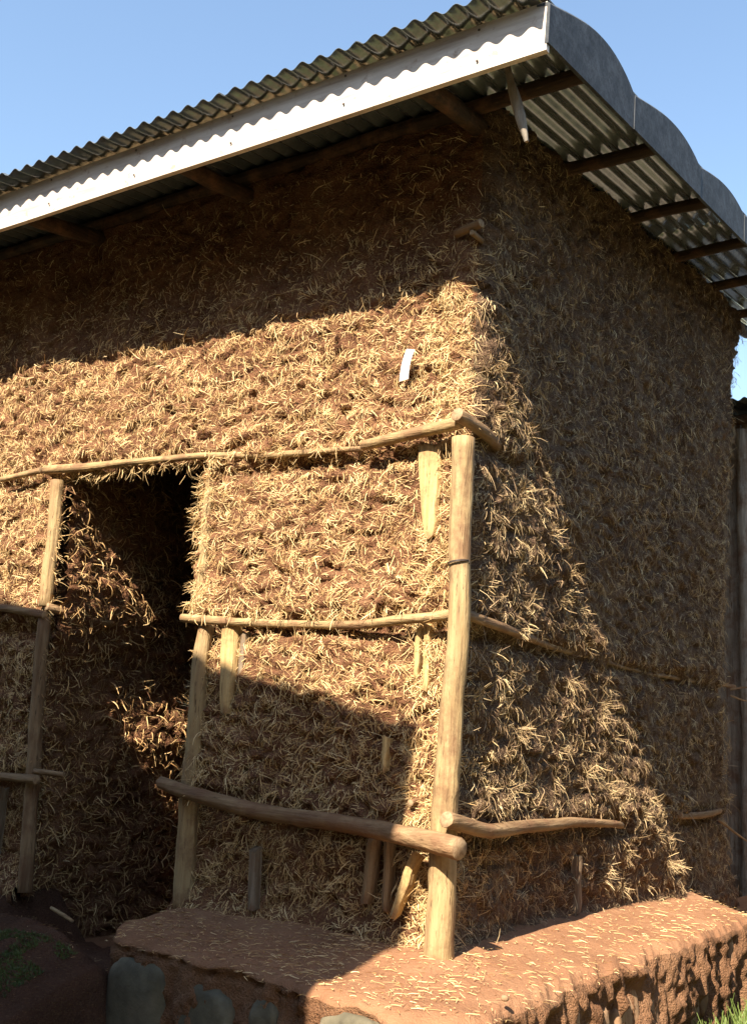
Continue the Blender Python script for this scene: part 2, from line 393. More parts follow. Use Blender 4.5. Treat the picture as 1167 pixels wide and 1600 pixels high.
# straw on the walls
def wall_straw(n, umin, umax, zmin, zmax, mode, dens=None):
    u = rng.uniform(umin, umax, n); z = rng.uniform(zmin, zmax, n)
    x, y, _, _ = path(u); ok = z < RZ(y) - .02
    if mode == 'front': ok &= ~in_door(x, z)
    else: ok &= y < yend(z) - .10
    if dens is not None: ok &= rng.random(n) < dens(u, z)
    cl = vn(u / .05, z / .05, 6) * .6 + vn(u / .018 + 3, z / .018, 7) * .4      # bald patches show mud
    ok &= rng.random(n) < np.clip((cl - (.15 if mode == 'front' else .19)) * 2.8, .12, 1) * np.interp(z, [2.6, 2.8, 3.2, 4.1], [1, .4, .14, .14] if mode == 'front' else [1, .9, .6, .5])
    u = u[ok]; z = z[ok]; cl = cl[ok]; n = len(u)
    P = wall_pt(u, z); Nn = wall_nrm(u, z)
    g = .25 if mode == 'front' else .55
    ang = 2 * np.pi * 1.3 * fbm(u / .11, z / .09, 21, 2) + rng.normal(0, .75, n) - np.pi / 2
    up = np.array([0, 0, 1.]); A = np.cross(up[None].repeat(n, 0), Nn); A /= np.linalg.norm(A, axis=1)[:, None] + 1e-9; Bu = np.cross(Nn, A)
    T = A * np.cos(ang)[:, None] * (1 - g * .5) + Bu * (np.sin(ang) - g)[:, None]; T /= np.linalg.norm(T, axis=1)[:, None] + 1e-9
    L = rng.gamma(4, .0100, n).clip(.012, .11); w = np.where(rng.random(n) < .22, rng.uniform(.0028, .0042, n), rng.uniform(.0014, .0026, n))
    h = rng.gamma(1.5, .0042, n).clip(0, .04); curl = rng.normal(0, .20, n)
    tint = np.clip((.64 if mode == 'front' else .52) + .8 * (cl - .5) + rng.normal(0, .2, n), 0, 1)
    return straw(P - Nn * .004, T, Nn, L, w, h, curl, tint)
nf = 210000
sf = [wall_straw(nf, -3.75, q2, -.05, 3.45, 'front')]
# extra bundles at the corner and over the doorway edges
sf.append(wall_straw(14000, -6.1, -3.7, -.05, 3.3, 'front'))
sf.append(wall_straw(12000, -.16, q2, .0, 2.9, 'front')); sf.append(wall_straw(2500, -1.42, -1.28, .05, 2.05, 'front'))
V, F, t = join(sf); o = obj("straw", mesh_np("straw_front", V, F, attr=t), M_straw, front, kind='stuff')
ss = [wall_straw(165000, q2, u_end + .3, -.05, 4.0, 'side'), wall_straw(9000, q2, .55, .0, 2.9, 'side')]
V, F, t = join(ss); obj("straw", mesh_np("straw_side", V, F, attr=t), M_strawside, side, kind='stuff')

# tufts: fans of straw sticking out
def tufts(roots, spread=.7, n=40, L=.075, out=.8, droop=.3):
    parts = []
    for (p, nrm) in roots:
        p = np.array(p); nrm = np.array(nrm, float); k = int(n * 1.3 * rng.uniform(.6, 1.3))
        P = p[None] + rng.normal(0, .012, (k, 3)); T = nrm[None] * out + rng.normal(0, spread, (k, 3)); T[:, 2] -= droop
        T /= np.linalg.norm(T, axis=1)[:, None]; N0 = np.cross(T, rng.normal(0, 1, (k, 3))); N0 /= np.linalg.norm(N0, axis=1)[:, None]
        parts.append(straw(P, T, N0, rng.uniform(.4, 1.2, k) * L, rng.uniform(.0014, .0032, k), rng.uniform(0, .012, k), rng.normal(0, .4, k), np.clip(rng.normal(.7, .2, k), 0, 1)))
    return parts
roots = []
for k in range(46):      # side wall, in the lit triangle
    y = rng.uniform(.08, 2.3); z = rng.uniform(.1, max(.3, 2.6 - y)); o = float(side_out(np.array(y), np.array(z)))
    roots.append(((o - .01, y, z), (1, -.5, -.1)))
for z, y in ((2.35, .12), (2.2, .2), (2.15, .15), (1.9, .45), (1.85, .6), (1.6, .95), (1.45, 1.1), (1.5, .9), (.55, 2.0), (.35, 2.25), (.2, 2.4), (.7, .15), (.62, .2), (.35, .08), (.2, .07), (.12, .09), (.28, .1)):
    o = float(side_out(np.array(y), np.array(z))); roots.append(((o - .005, y, z), (1, -.6, -.2)))
V, F, t = join(tufts(roots)); obj("straw_tuft", mesh_np("straw_tuft", V, F, attr=t), M_strawside, side, kind='stuff')
roots = [((x, -.03, 2.055), (0, -.3, -1)) for x in np.linspace(-2.3, -1.48, 12)]
roots += [((-1.455, -.01, z), (-1, -.4, -.4)) for z in (1.95, 1.9, 1.82, 1.76, 1.7, 1.72, 1.6, 1.45, 1.36, 1.34)] + [((-1.40, -.045, z), (0, -.6, -.8)) for z in (1.98, 1.9, 1.85, 1.75, 1.65, 1.55, 1.35)] + [((-1.47, -.02, 1.8), (-1, -.4, .1))] * 2
roots += [((x, -.055, 1.30), (0, -.6, -.7)) for x in np.linspace(-1.35, -.1, 9)] + [((x, -.06, .50), (0, -.6, -.7)) for x in np.linspace(-1.3, -.15, 7)] + [((x, -.062, 2.06 + .03 * math.sin(x * 20)), (0, -.5, -.8)) for x in np.linspace(-1.35, -.55, 9)]
V, F, t = join(tufts(roots, n=16, L=.055, spread=.45)); obj("straw_tuft", mesh_np("straw_tuft_front", V, F, attr=t), M_straw, front, kind='stuff')

# doorway: jambs, partition, other walls, floor
def part_out(y, z):
    return lumps(y + 40, z, 5) * 1.5 + .07 * np.exp(-((z - 1.42) / .16) ** 2) * np.exp(-((y - .25) / .55) ** 2) - .05 * np.clip((1.2 - z) / .1, 0, 1) * np.exp(-((y - .2) / .5) ** 2) + .07 * np.exp(-((z - .75) / .2) ** 2 - ((y - .85) / .25) ** 2)
y = np.arange(.0, 3.6, .02); z = np.arange(-.6, 3.6, .018); Yg, Zg2 = np.meshgrid(y, z, indexing='ij')
Pg = np.stack([-2.43 + part_out(Yg, Zg2) - .02, Yg, Zg2], -1)
partition = obj("partition_wall", mesh_np("partition_wall", Pg.reshape(-1, 3), grid_faces(len(y), len(z))), M_mud, house)
partition['label'] = "rough inner partition wall seen through the doorway"
n = 10000; yy = rng.uniform(.0, 1.5, n) ** 1.0; zz = rng.uniform(-.3, 2.2, n); e = .012
Nn = np.stack([np.ones(n), -(part_out(yy + e, zz) - part_out(yy - e, zz)) / (2 * e), -(part_out(yy, zz + e) - part_out(yy, zz - e)) / (2 * e)], -1); Nn /= np.linalg.norm(Nn, axis=1)[:, None]
T = rng.normal(0, 1, (n, 3)); T[:, 2] -= .6; T -= Nn * (T * Nn).sum(1)[:, None]; T /= np.linalg.norm(T, axis=1)[:, None]
V, F, t = straw(np.stack([-2.45 + part_out(yy, zz), yy, zz], -1), T, Nn, rng.gamma(6, .009, n).clip(.02, .1), rng.uniform(.0025, .0055, n), rng.gamma(1.6, .008, n).clip(0, .05), rng.normal(0, .3, n), np.clip(rng.normal(.36, .25, n), 0, 1))  # low tint puts the doorway shade into the straw colour
obj("straw", mesh_np("straw_partition", V, F, attr=t), M_straw, partition, kind='stuff')
# right jamb (wall thickness) 
y = np.arange(.0, .15, .012); z = np.arange(-.25, 2.1, .015); Yg, Zg2 = np.meshgrid(y, z, indexing='ij')
Pg = np.stack([xr(Zg2) - lumps(Yg + 60, Zg2, 6) * .4 + .01, Yg, Zg2], -1)
obj("door_jamb", mesh_np("door_jamb", Pg.reshape(-1, 3), grid_faces(len(y), len(z))), M_mud, house)
def slab(name, x0, x1, y0, y1, z0, z1, m, parent):
    me = box_mesh(name, x1 - x0, y1 - y0, z1 - z0); return obj(name, me, m, parent, loc=((x0 + x1) / 2, (y0 + y1) / 2, (z0 + z1) / 2))
slab("inner_wall", -1.39, -.10, .14, .17, -.25, 3.5, M_mud, house)        # inner faces of the front wall
slab("inner_wall", XL, -2.52, .14, .17, -.25, 3.5, M_mud, house)
slab("inner_wall", -2.44, -1.40, .10, .14, 2.09, 3.5, M_mud, house)
slab("back_wall", XL, -.06, 3.55, 3.68, -.5, 4.02, M_mud, house)
slab("end_wall", XL - .12, XL, .0, 3.7, -.5, 3.9, M_mud, house)
slab("inner_wall", -.14, -.10, .05, 3.6, -.4, 3.5, M_mud, house)
slab("floor", -2.5, -.1, .02, 3.6, -.62, -.33, M_earth, house)

# posts and rails
def P(*a, **k): return pole(*a, **k)
cp = P("corner_post", [(-.010, -.088, -.03), (.002, -.09, .46), (.008, -.092, .93), (.014, -.09, 1.4), (.004, -.085, 1.985)], [.058, .049, .044, .043, .046], house, along='Z', seed=2, sides=20, knots=6, wob=.07)
cp['label'] = "pale peeled trunk standing at the corner"
P("corner_post", [(-.045, .040, 2.08), (-.040, .044, 2.70)], [.048, .044], house, along='Z', seed=5, sides=18)
P("door_post", [(-2.495, -.035, 2.035), (-2.475, -.035, 1.7), (-2.462, -.035, 1.36)], [.037, .036, .034], house, along='Z', seed=8, knots=4, wob=.09)
P("door_post", [(-2.462, -.03, 1.30), (-2.45, -.03, .8), (-2.38, -.03, -.05)], [.034, .036, .038], house, mats=M_rail['Z'], seed=9)
P("door_post", [(-1.428, .01, 2.03), (-1.42, .01, 1.30)], [.028, .030], house, along='Z', seed=10)
P("door_post", [(-1.372, -.005, 1.255), (-1.362, -.005, .8), (-1.352, .0, .0)], [.036, .046, .048], house, along='Z', seed=11, knots=3)
P("rail", [(-2.585, -.045, 2.105), (-2.3, -.05, 2.09), (-1.9, -.052, 2.085), (-1.47, -.048, 2.068), (-1.2, -.025, 2.05), (-.9, -.02, 2.035), (-.53, -.03, 2.01)], [.026, .021, .018, .018, .015, .013], house, mats=M_pole['X'], seed=12)
P("rail", [(-.50, -.055, 2.018), (-.25, -.075, 2.036), (.0, -.10, 2.050)], [.022, .026, .028], house, mats=M_pole['X'], seed=13)
P("rail", [(-2.95, -.045, 2.075), (-2.62, -.05, 2.10)], [.016, .018], house, mats=M_pole['X'], seed=14)
P("rail", [(.012, -.155, 2.070), (.028, .0, 2.055), (.03, .10, 2.045), (-.03, .35, 2.02)], [.028, .026, .023], house, along='Y', seed=15)
P("rail", [(-3.4, -.045, 1.40), (-2.8, -.05, 1.36), (-2.44, -.06, 1.312)], [.020, .020, .021], house, seed=16)
P("rail", [(-2.43, -.055, 1.35), (-2.395, .12, 1.325), (-2.38, .35, 1.31)], [.022, .021, .02], house, along='Y', seed=17)
P("rail", [(-1.478, -.045, 1.288), (-1.15, -.042, 1.268), (-.85, -.022, 1.257), (-.5, -.045, 1.250), (-.05, -.07, 1.268), (.03, -.10, 1.280)], [.020, .019, .017, .020, .022], house, mats=M_pole['X'], seed=18)
P("rail", [(-3.3, -.07, .47), (-2.6, -.075, .482), (-2.32, -.085, .486)], [.020, .021, .022], house, seed=19)
P("rail", [(-2.36, -.07, .525), (-2.2, -.02, .52)], [.014, .013], house, seed=20)
P("rail", [(-1.50, -.07, .533), (-1.15, -.082, .492), (-.90, -.088, .462), (-.55, -.095, .448), (-.27, -.11, .437), (-.05, -.155, .428), (.122, -.195, .415)], [.028, .031, .033, .033, .034, .037, .040], house, seed=21, knots=5)['label'] = "thick low rail with a sawn end, bending out past the corner post"
P("rail", [(.062, -.185, .512), (.066, -.05, .485), (.064, .12, .455), (.055, .45, .465), (.045, 1.0, .462), (.04, 1.62, .43)], [.030, .029, .027, .023, .020, .017], house, along='Y', seed=22, knots=4)
P("rail", [(.035, 2.58, .452), (.045, 3.0, .445), (.035, 3.35, .46)], [.019, .02, .017], house, along='Y', seed=23)
P("rail", [(.03, -.05, 1.285), (.03, .3, 1.265), (-.024, .9, 1.25), (-.012, 1.54, 1.235), (-.03, 2.2, 1.225), (-.006, 3.1, 1.25), (-.01, 3.9, 1.275)], [.021, .019, .014, .013, .013, .015, .013], house, along='Y', seed=24)
P("rail", [(-.10, -.03, 2.93), (.035, -.055, 2.940)], [.018, .019], house, seed=25); P("rail", [(-.005, -.07, 2.900), (.0, .08, 2.90)], [.012, .012], house, along='Y', seed=26)
P("peg", [(-.165, .0, .56), (-.163, -.075, .552)], [.013, .013], house, along='Y', seed=27)
P("twig", [(.02, 3.7, 1.24), (.06, 3.95, 1.28), (.10, 4.1, 1.26)], [.008, .006, .003], house, along='Y', seed=28, sides=6)
P("twig", [(.02, 3.7, 1.20), (.07, 3.9, 1.17), (.12, 4.05, 1.19)], [.007, .006, .003], house, along='Y', seed=29, sides=6)
P("twig", [(.03, 3.35, .40), (.09, 3.6, .30), (.12, 3.8, .24)], [.009, .007, .004], house, along='Y', seed=30, sides=6)
def wire(z, x, y, r, turns):
    pts = [(x + (r + .002 * math.sin(5 * a)) * math.cos(a), y + (r + .002) * math.sin(a), z + .004 * a / 6.28 + .006 * math.sin(a + z)) for a in np.linspace(0, 6.28 * turns, 26 * turns)]
    me, og = tube("wire", pts, [.0022, .0022], sides=5, seg=.012, wob=0, knots=0); obj("wire", me, [M_darkwire, M_darkwire], house, loc=og)
wire(1.475, .013, -.091, .0445, 2); 
# split stakes
stake("stake", -.168, 1.60, -.195, 2.0, .105, -.012, house, 1, .45)['label'] = "bright yellow freshly split stake beside the corner post"
stake("stake", -1.185, .86, -1.20, 1.25, .085, -.012, house, 2, .5, th=.028)
stake("stake", -1.128, .99, -1.125, 1.22, .03, .005, house, 3, .7, M_old)
stake("stake", -.155, .98, -.16, 1.24, .032, -.005, house, 4, .8); stake("stake", -.205, 1.02, -.20, 1.24, .026, .0, house, 5, .8)
stake("stake", -.935, .06, -.945, .30, .038, -.03, house, 6, .9, M_old)
stake("stake", -.385, .16, -.365, .40, .05, -.004, house, 7, .8, M_rail["Z"]); stake("stake", -.29, .14, -.29, .40, .034, -.008, house, 8, .8, M_rail["Z"])
stake("stake", -.23, .13, -.145, .37, .045, -.04, house, 9, .6); stake("stake", -.31, .66, -.312, .80, .026, -.035, house, 10, .5)

for k, (sy, s0, s1) in enumerate(((1.22, .05, .30), (2.7, .1, .36), (3.2, .08, .38), (3.42, .06, .36))):
    s = stake("stake", 0, s0, 0, s1, .035, 0, house, 30 + k, .8, M_old); s.rotation_euler[2] = math.pi / 2; s.location = (-.022, sy, s0)
for k, sx in enumerate((-2.66, -2.8, -3.0)): stake("stake", sx, .05, sx, .43, .03, -.005, house, 40 + k, .8, M_old)

# ------------------------------------------------------------------ roof
PER = .0905; AMP = .0125
def sheet_mesh(width, y0, y1, ny=14, droop=0):
    nx = int(width / PER * 10) + 1
    x = np.linspace(0, width, nx); y = np.linspace(y0, y1, ny); Xs, Ys = np.meshgrid(x, y, indexing='ij')
    Zs = AMP * np.cos(2 * np.pi * Xs / PER) + .147 * (Ys - y0)
    V = np.stack([Xs, Ys - y0, Zs], -1).reshape(-1, 3); n = len(V)
    V2 = V.copy(); V2[:, 2] += .0016
    f = grid_faces(nx, ny); F = [f[:, ::-1], f + n]
    # rim
    idx = np.arange(n).reshape(nx, ny); loop = np.r_[idx[:, 0], idx[-1, 1:], idx[-2::-1, -1], idx[0, -2:0:-1]]; nl = np.roll(loop, -1)
    F.append(np.stack([loop, nl, nl + n, loop + n], -1))
    return mesh_np("roof_sheet", np.vstack([V, V2]), np.vstack(F))
SW = PER * 8
m1 = sheet_mesh(SW + PER * .5, -.70, 2.2); m1.materials.append(M_zinc); m2 = sheet_mesh(SW + PER * .5, 2.08, 4.85); m2.materials.append(M_zinc)
zb = 3.484
for k in range(10):
    x = .558 - (k + 1) * SW - PER * .5 + .002 * (k % 2)
    for mm, yy0 in ((m1, -.70), (m2, 2.08)):
        s = bpy.data.objects.new("roof_sheet", mm); COL.objects.link(s); s.parent = house
        s.location = (x, yy0 + random.uniform(-.006, .006), zb + .147 * (yy0 + .587) + (.003 if k % 2 else 0) + (.004 if yy0 > 0 else 0) )
# rafters (along y) and purlins (along x)
for k, x in enumerate((-5.2, -3.7, -2.42, -1.33, -.04)):
    P("rafter", [(x, -.56, 3.345), (x + .01, 1.5, 3.345 + .147 * 2.06), (x, 4.5, 3.345 + .147 * 5.06)], [.042, .045, .045], house, mats=M_darkpole['Y'], seed=50 + k, seg=.15)
for k, y in enumerate((-.03, .84, 1.70, 2.52, 3.35, 4.2)):
    zz = RZ(y) - .036
    P("purlin", [(-6.3, y, zz), (-3, y + .01, zz - .004), (.555, y, zz - .004)], [.03, .032, .034], house, mats=M_darkpole['X'], seed=60 + k, seg=.15)
# fascia board, bowed very slightly
def board_between(name, x0, x1, yb, z0, z1, th, m, parent):
    nx = 60; xs = np.linspace(x0, x1, nx); V = []
    for i, x in enumerate(xs):
        dz = .004 * (vn(x * 1.3, 0, 2) - .5); dy = .006 * (vn(x * .9, 1, 3) - .5)
        for (yy, zz) in ((yb, z0), (yb, z1), (yb + th, z1), (yb + th, z0)): V.append((x - x0, yy + dy - yb, zz + dz - z0))
    F = []
    for i in range(nx - 1):
        for j in range(4): F.append((i * 4 + j, (i + 1) * 4 + j, (i + 1) * 4 + (j + 1) % 4, i * 4 + (j + 1) % 4))
    F += [(0, 1, 2, 3), tuple((nx - 1) * 4 + j for j in (3, 2, 1, 0))]
    me = bpy.data.meshes.new(name); me.from_pydata(V, [], F); me.update(); return obj(name, me, m, parent, loc=(x0, yb, z0))
board_between("fascia_board", -2.9, .562, -.587, 3.253, 3.452, .025, M_paint, house)['label'] = "white painted board along the front eave"
board_between("fascia_board", -6.3, -2.905, -.587, 3.25, 3.449, .025, M_paint, house)
nail = box_mesh("nail", .009, .006, .009, .001, .002); nail.materials.append(M_darkwire)
for k, nx_ in enumerate(np.arange(-2.75, .5, .61)):
    for zz in (3.43, 3.30):
        o = bpy.data.objects.new("nail", nail); COL.objects.link(o); o.parent = house; o.location = (nx_ + .02 * math.sin(k * 7 + zz * 50), -.5925, zz + .008 * math.sin(k * 3 + zz))
# barge board along the side: face with humped top, pale folded rim
ylow = np.array([-.587, .284, 1.20, 2.06, 2.95, 3.85, 4.85])
def hump(y):
    k = np.clip(np.searchsorted(ylow, y, side='right') - 1, 0, len(ylow) - 2); a = ylow[k]; b = ylow[k + 1]; t = (y - a) / (b - a)
    amp = np.interp(a, [-.6, .3, 1.2, 2, 4], [.105, .075, .06, .07, .07])
    return .168 + amp * np.sin(np.pi * np.clip(t, 0, 1) ** 1.35) ** .8
for k in range(len(ylow) - 1):
    ys = np.linspace(ylow[k], ylow[k + 1] + .03 - 1e-4, 22); zb0 = 3.283 + .147 * (ys + .556); tt = np.clip(ys, None, ylow[k + 1] - 1e-4); top = zb0 + hump(tt)
    off = .0035 * (k % 2); V = []
    for yv, a, b in zip(ys, zb0, top):
        V += [(.570 + off, yv, a), (.572 + off, yv, (a + b) / 2), (.574 + off, yv, b - .012), (.566 + off, yv, b), (.52, yv, b + .004), (.52, yv, b - .006), (.562 + off, yv, b - .014), (.555 + off, yv, a)]
    F = []; mi = []; n = 8
    for i in range(len(ys) - 1):
        for j in range(n): F.append((i * n + j, (i + 1) * n + j, (i + 1) * n + (j + 1) % n, i * n + (j + 1) % n)); mi.append(1 if j in (3, 4, 5) else 0)
    F += [tuple(range(n))[::-1], tuple((len(ys) - 1) * n + j for j in range(n))]; mi += [0, 0]
    me = bpy.data.meshes.new("barge_flashing"); me.from_pydata([(a, b - ys[0], c - zb0[0]) for a, b, c in V], [], F); me.polygons.foreach_set("material_index", mi); me.update()
    obj("barge_flashing", me, [M_flash, M_zinc], house, loc=(0, ys[0], zb0[0]))

# ------------------------------------------------------------------ plinth: mud ledge over stone footing
inner = np.array([(-1.30, .12), (-1.34, .10), (-1.2, .06), (-.6, .06), (-.12, .06), (-.04, .12), (-.04, 1.0), (-.04, 2.2), (-.04, 4.3)])
outer = np.array([(-1.33, .12), (-1.31, -.44), (-1.18, -.57), (-.5, -.645), (.30, -.80), (.46, -.70), (.44, .2), (.48, 1.3), (.56, 4.3)])
def resample(Pn, t):
    d = np.r_[0, np.cumsum(np.linalg.norm(np.diff(Pn, axis=0), axis=1))]; return d
# common parameter: key values per vertex pair
key = np.r_[0, np.cumsum(np.linalg.norm(np.diff(outer, axis=0), axis=1))]
uu = np.arange(0, key[-1], .012)
def sm(a, k=9):
    b = np.pad(a, (k, k), mode='edge'); ker = np.hanning(2 * k + 1); ker /= ker.sum(); return np.convolve(b, ker, mode='valid')
O = np.stack([sm(np.interp(uu, key, outer[:, i])) for i in (0, 1)], 1); I = np.stack([sm(np.interp(uu, key, inner[:, i])) for i in (0, 1)], 1)
tg = np.gradient(O, axis=0); tg /= np.linalg.norm(tg, axis=1)[:, None]; on = np.stack([tg[:, 1], -tg[:, 0]], 1)
nt_, nf_ = 44, 44; rows = []
sideface = np.clip((uu - 2.2) / .3, 0, 1)           # the right-hand face
for j in range(nt_):
    t = j / (nt_ - 1); XY = I * (1 - t) + O * t
    zt = .045 * (1 - t) ** 2 - .012 * t + .012 * fbm(XY[:, 0] / .22, XY[:, 1] / .22, 9, 3) + .0035 * fbm(XY[:, 0] / .05, XY[:, 1] / .05, 10, 3)
    zt = zt - .03 * np.clip((t - .9) / .1, 0, 1) ** 2 + .02 * fbm(uu / .08, t * 3 + 0 * uu, 12, 2) * np.clip((t - .75) / .25, 0, 1)
    zt = zt - .18 * np.clip((XY[:, 1] - 2.75 + .75 * XY[:, 0]) / .35, 0, 1)
    XY = XY + on * (t ** 4 * .03 * fbm(uu / .1, 0 * uu + 2, 13, 3))[:, None]
    rows.append(np.stack([XY[:, 0], XY[:, 1], zt], 1))
edge = rows[-1]
for j in range(1, nf_):
    t = j / (nf_ - 1); zz = edge[:, 2] * (1 - t) - .66 * t
    rib = vn(uu / .085 + .3 * t, t * 1.2 + 0 * uu, 14)
    gap = np.clip((.42 - rib) / .25, 0, 1)
    d = .012 * np.sin(np.pi * min(1, t * 1.6)) + .026 * fbm(uu / .05, zz / .05, 15, 4) - .02 * np.exp(-((zz + .05 + .02 * fbm(uu / .1, uu * 0, 3, 2)) / .008) ** 2) * (1 - sideface)
    d = d + sideface * (.012 - .075 * gap * 1.05 * np.clip(t * 9 - .3, 0, 1) + .02 * fbm(uu / .03, zz / .05, 11, 2)) - (1 - sideface) * .008 * np.clip(t * 8, 0, 1)
    rows.append(np.stack([edge[:, 0] + on[:, 0] * d, edge[:, 1] + on[:, 1] * d, zz], 1))
G = np.stack(rows, 1); fc = grid_faces(G.shape[0], G.shape[1])
mi = np.tile((np.arange(G.shape[1] - 1) >= nt_ - 1).astype(int), G.shape[0] - 1)
plinth = obj("plinth", mesh_np("plinth", G.reshape(-1, 3), fc[:, ::-1], mi), [M_earth, M_mortar], house)
plinth['label'] = "packed mud ledge on a stone footing round the corner"

def stone(name, c, size, yaw, m, parent, seed, power=4.0, amp=.12, nseg=14):
    """rounded rough stone from a superellipsoid"""
    th = np.linspace(-np.pi / 2, np.pi / 2, nseg); ph = np.linspace(0, 2 * np.pi, nseg * 2, endpoint=False)
    TH, PH = np.meshgrid(th, ph, indexing='ij'); pw = lambda v: np.sign(v) * np.abs(v) ** (2 / power)
    x = pw(np.cos(TH)) * pw(np.cos(PH)); y = pw(np.cos(TH)) * pw(np.sin(PH)); z = pw(np.sin(TH))
    r = 1 + amp * fbm(x * 1.3 + seed * 3 + z, y * 1.3 + z * .7 + seed, seed, 3) + .03 * fbm(x * 5 + z * 3, y * 5 + seed, 2, 2)
    V = np.stack([x * r * size[0], y * r * size[1], z * r * size[2]], -1)
    a, b = math.cos(yaw), math.sin(yaw); V = np.stack([V[..., 0] * a - V[..., 1] * b, V[..., 0] * b + V[..., 1] * a, V[..., 2]], -1).reshape(-1, 3)
    n2 = nseg * 2; i, j = np.meshgrid(np.arange(nseg - 1), np.arange(n2), indexing='ij')
    F = np.stack([i * n2 + j, i * n2 + (j + 1) % n2, (i + 1) * n2 + (j + 1) % n2, (i + 1) * n2 + j], -1).reshape(-1, 4)
    return obj(name, mesh_np(name, V, F), m, parent, loc=c)
fy = lambda x: -.61 - .19 * (x + .85) * .6
for k, (x, w, zt, hh) in enumerate(((-1.02, .15, -.10, .20), (-.62, .13, -.11, .20), (-.33, .065, -.11, .16), (.09, .14, -.085, .20))):
    stone("stone", (x, fy(x) + .066 - (.05 if k == 3 else 0), zt - hh), (w * 1.12, .09, hh * 1.1), -.12, M_stone, plinth, 20 + k, 5.0, .16, 26)
yv = -.55; k = 0
while yv < 2.9:
    w = random.uniform(.035, .10)
    stone("stone", (.425 + .03 * yv / 2 + random.uniform(-.03, .0), yv + w, -.27 + random.uniform(-.05, .03)), (.05, w, random.uniform(.10, .20)), random.uniform(-.25, .25), M_redstone, plinth, 40 + k, 3.6, .42, 18)
    yv += 2 * w + random.uniform(.015, .07); k += 1

# loose straw on the ledge
def ledge_z(x, y): return .020 + 0 * x
def loose(n, x0, x1, y0, y1, zf, a0=None, name="loose_straw", m=M_straw, tl=.55):
    x = rng.uniform(x0, x1, n); y = rng.uniform(y0, y1, n); z = zf(x, y); ok = np.isfinite(z); x, y, z = x[ok], y[ok], z[ok]; n = len(x)
    an = rng.uniform(0, 6.28, n) if a0 is None else rng.normal(a0, .6, n)
    T = np.stack([np.cos(an), np.sin(an), rng.normal(0, .06, n)], 1); Nn = np.tile([0, 0, 1.], (n, 1))
    return straw(np.stack([x, y, z], 1), T, Nn, rng.gamma(4, .0062, n).clip(.008, .06), rng.uniform(.0013, .003, n), rng.uniform(0, .004, n), rng.normal(0, .15, n), np.clip(rng.normal(tl, .22, n), 0, 1))
# height lookup on the plinth top by nearest grid cell
TopP = G[:, :nt_].reshape(-1, 3)
cell = {}
for a, b, c in TopP: cell[(int(math.floor(a / .03)), int(math.floor(b / .03)))] = max(c, cell.get((int(math.floor(a / .03)), int(math.floor(b / .03))), -9))
def topz(x, y): return np.array([cell.get((int(math.floor(a / .03)), int(math.floor(b / .03))), np.nan) for a, b in zip(x, y)]) + .003
Ls = [loose(1500, .05, .47, -.7, 2.9, topz, -.45, tl=.7), loose(900, -.45, .3, -.75, .05, topz, tl=.65), loose(1500, -1.3, -.2, -.66, -.02, topz, tl=.5)]
V, F, t = join(Ls); ls = obj("loose_straw", mesh_np("loose_straw", V, F, attr=t), M_straw, kind='stuff'); ls['label'] = "chopped straw scattered over the mud ledge"
pb = stone("pebble", (.44, -.44, .012), (.013, .011, .010), .3, M_redstone, None, 77, 2.4, .15, 8); tag(pb, "small pale pebble on the outer edge of the sunlit mud ledge", "pebble")

# ------------------------------------------------------------------ earth ramp in front of the doorway and to the left
x = np.arange(-4.6, -1.05, .02); y = np.arange(-2.2, .25, .02); Xr, Yr = np.meshgrid(x, y, indexing='ij')
crest = np.interp(Xr, [-4.6, -2.3, -1.75, -1.5, -1.1], [-.06, -.08, -.05, -.06, -.16]); yc = np.interp(Xr, [-2.4, -1.2], [-.42, -.62])
H = np.where(Yr > yc, crest - .22 * np.clip((Yr - yc) / .25, 0, 1) ** 1.2 * np.clip((Xr + 2.45) / .25, 0, 1), crest - .10 * np.clip((yc - Yr) / .35, 0, 1) - .42 * np.clip((yc - .35 - Yr) / .8, 0, 1))
H = H + .03 * fbm(Xr / .25, Yr / .25, 30, 5) + .016 * fbm(Xr / .05, Yr / .05, 31, 3)
H = np.where(Xr > -1.2, H - (Xr + 1.2) * 3, H)
rp = obj("earth_ramp", mesh_np("earth_ramp", np.stack([Xr, Yr, H], -1).reshape(-1, 3), grid_faces(len(x), len(y))), M_darkearth, kind='structure'); rp['label'] = "worn dark red earth rise in front of the doorway"
def rampz(xx, yy):
    i = ((xx + 4.6) / .02).astype(int).clip(0, len(x) - 1); j = ((yy + 2.2) / .02).astype(int).clip(0, len(y) - 1); return H[i, j] + .003
V, F, t = loose(500, -2.6, -1.3, -1.3, -.1, rampz, tl=.4); o = obj("loose_straw", mesh_np("loose_straw_b", V, F, attr=t), M_straw, kind='stuff'); o['label'] = "few chopped straws lying on the dark earth by the doorway"
def blades(n, x0, x1, y0, y1, zf, hgt, wid, lean=.4):
    xx = rng.uniform(x0, x1, n); yy = rng.uniform(y0, y1, n); zz = zf(xx, yy); kk = vn(xx / .09, yy / .09, 5) > .42; xx, yy, zz = xx[kk], yy[kk], zz[kk]; n = len(xx)
    T = rng.normal(0, lean, (n, 3)); T[:, 2] = 1; T /= np.linalg.norm(T, axis=1)[:, None]
    Nn = np.cross(T, rng.normal(0, 1, (n, 3))); Nn /= np.linalg.norm(Nn, axis=1)[:, None]
    return straw(np.stack([xx, yy, zz], 1), T, Nn, rng.uniform(.4, 1, n) * hgt, rng.uniform(.6, 1.2, n) * wid, rng.uniform(0, .1, n) * hgt, rng.normal(0, .4, n), rng.random(n))
V, F, t = blades(14000, -1.9, -1.32, -1.25, -.62, lambda a, b: rampz(a, b) - .003, .018, .004, .8); o = obj("moss", mesh_np("moss", V, F, attr=t), M_moss, kind='stuff'); o['label'] = "dark green moss and short weeds on the earth at lower left"
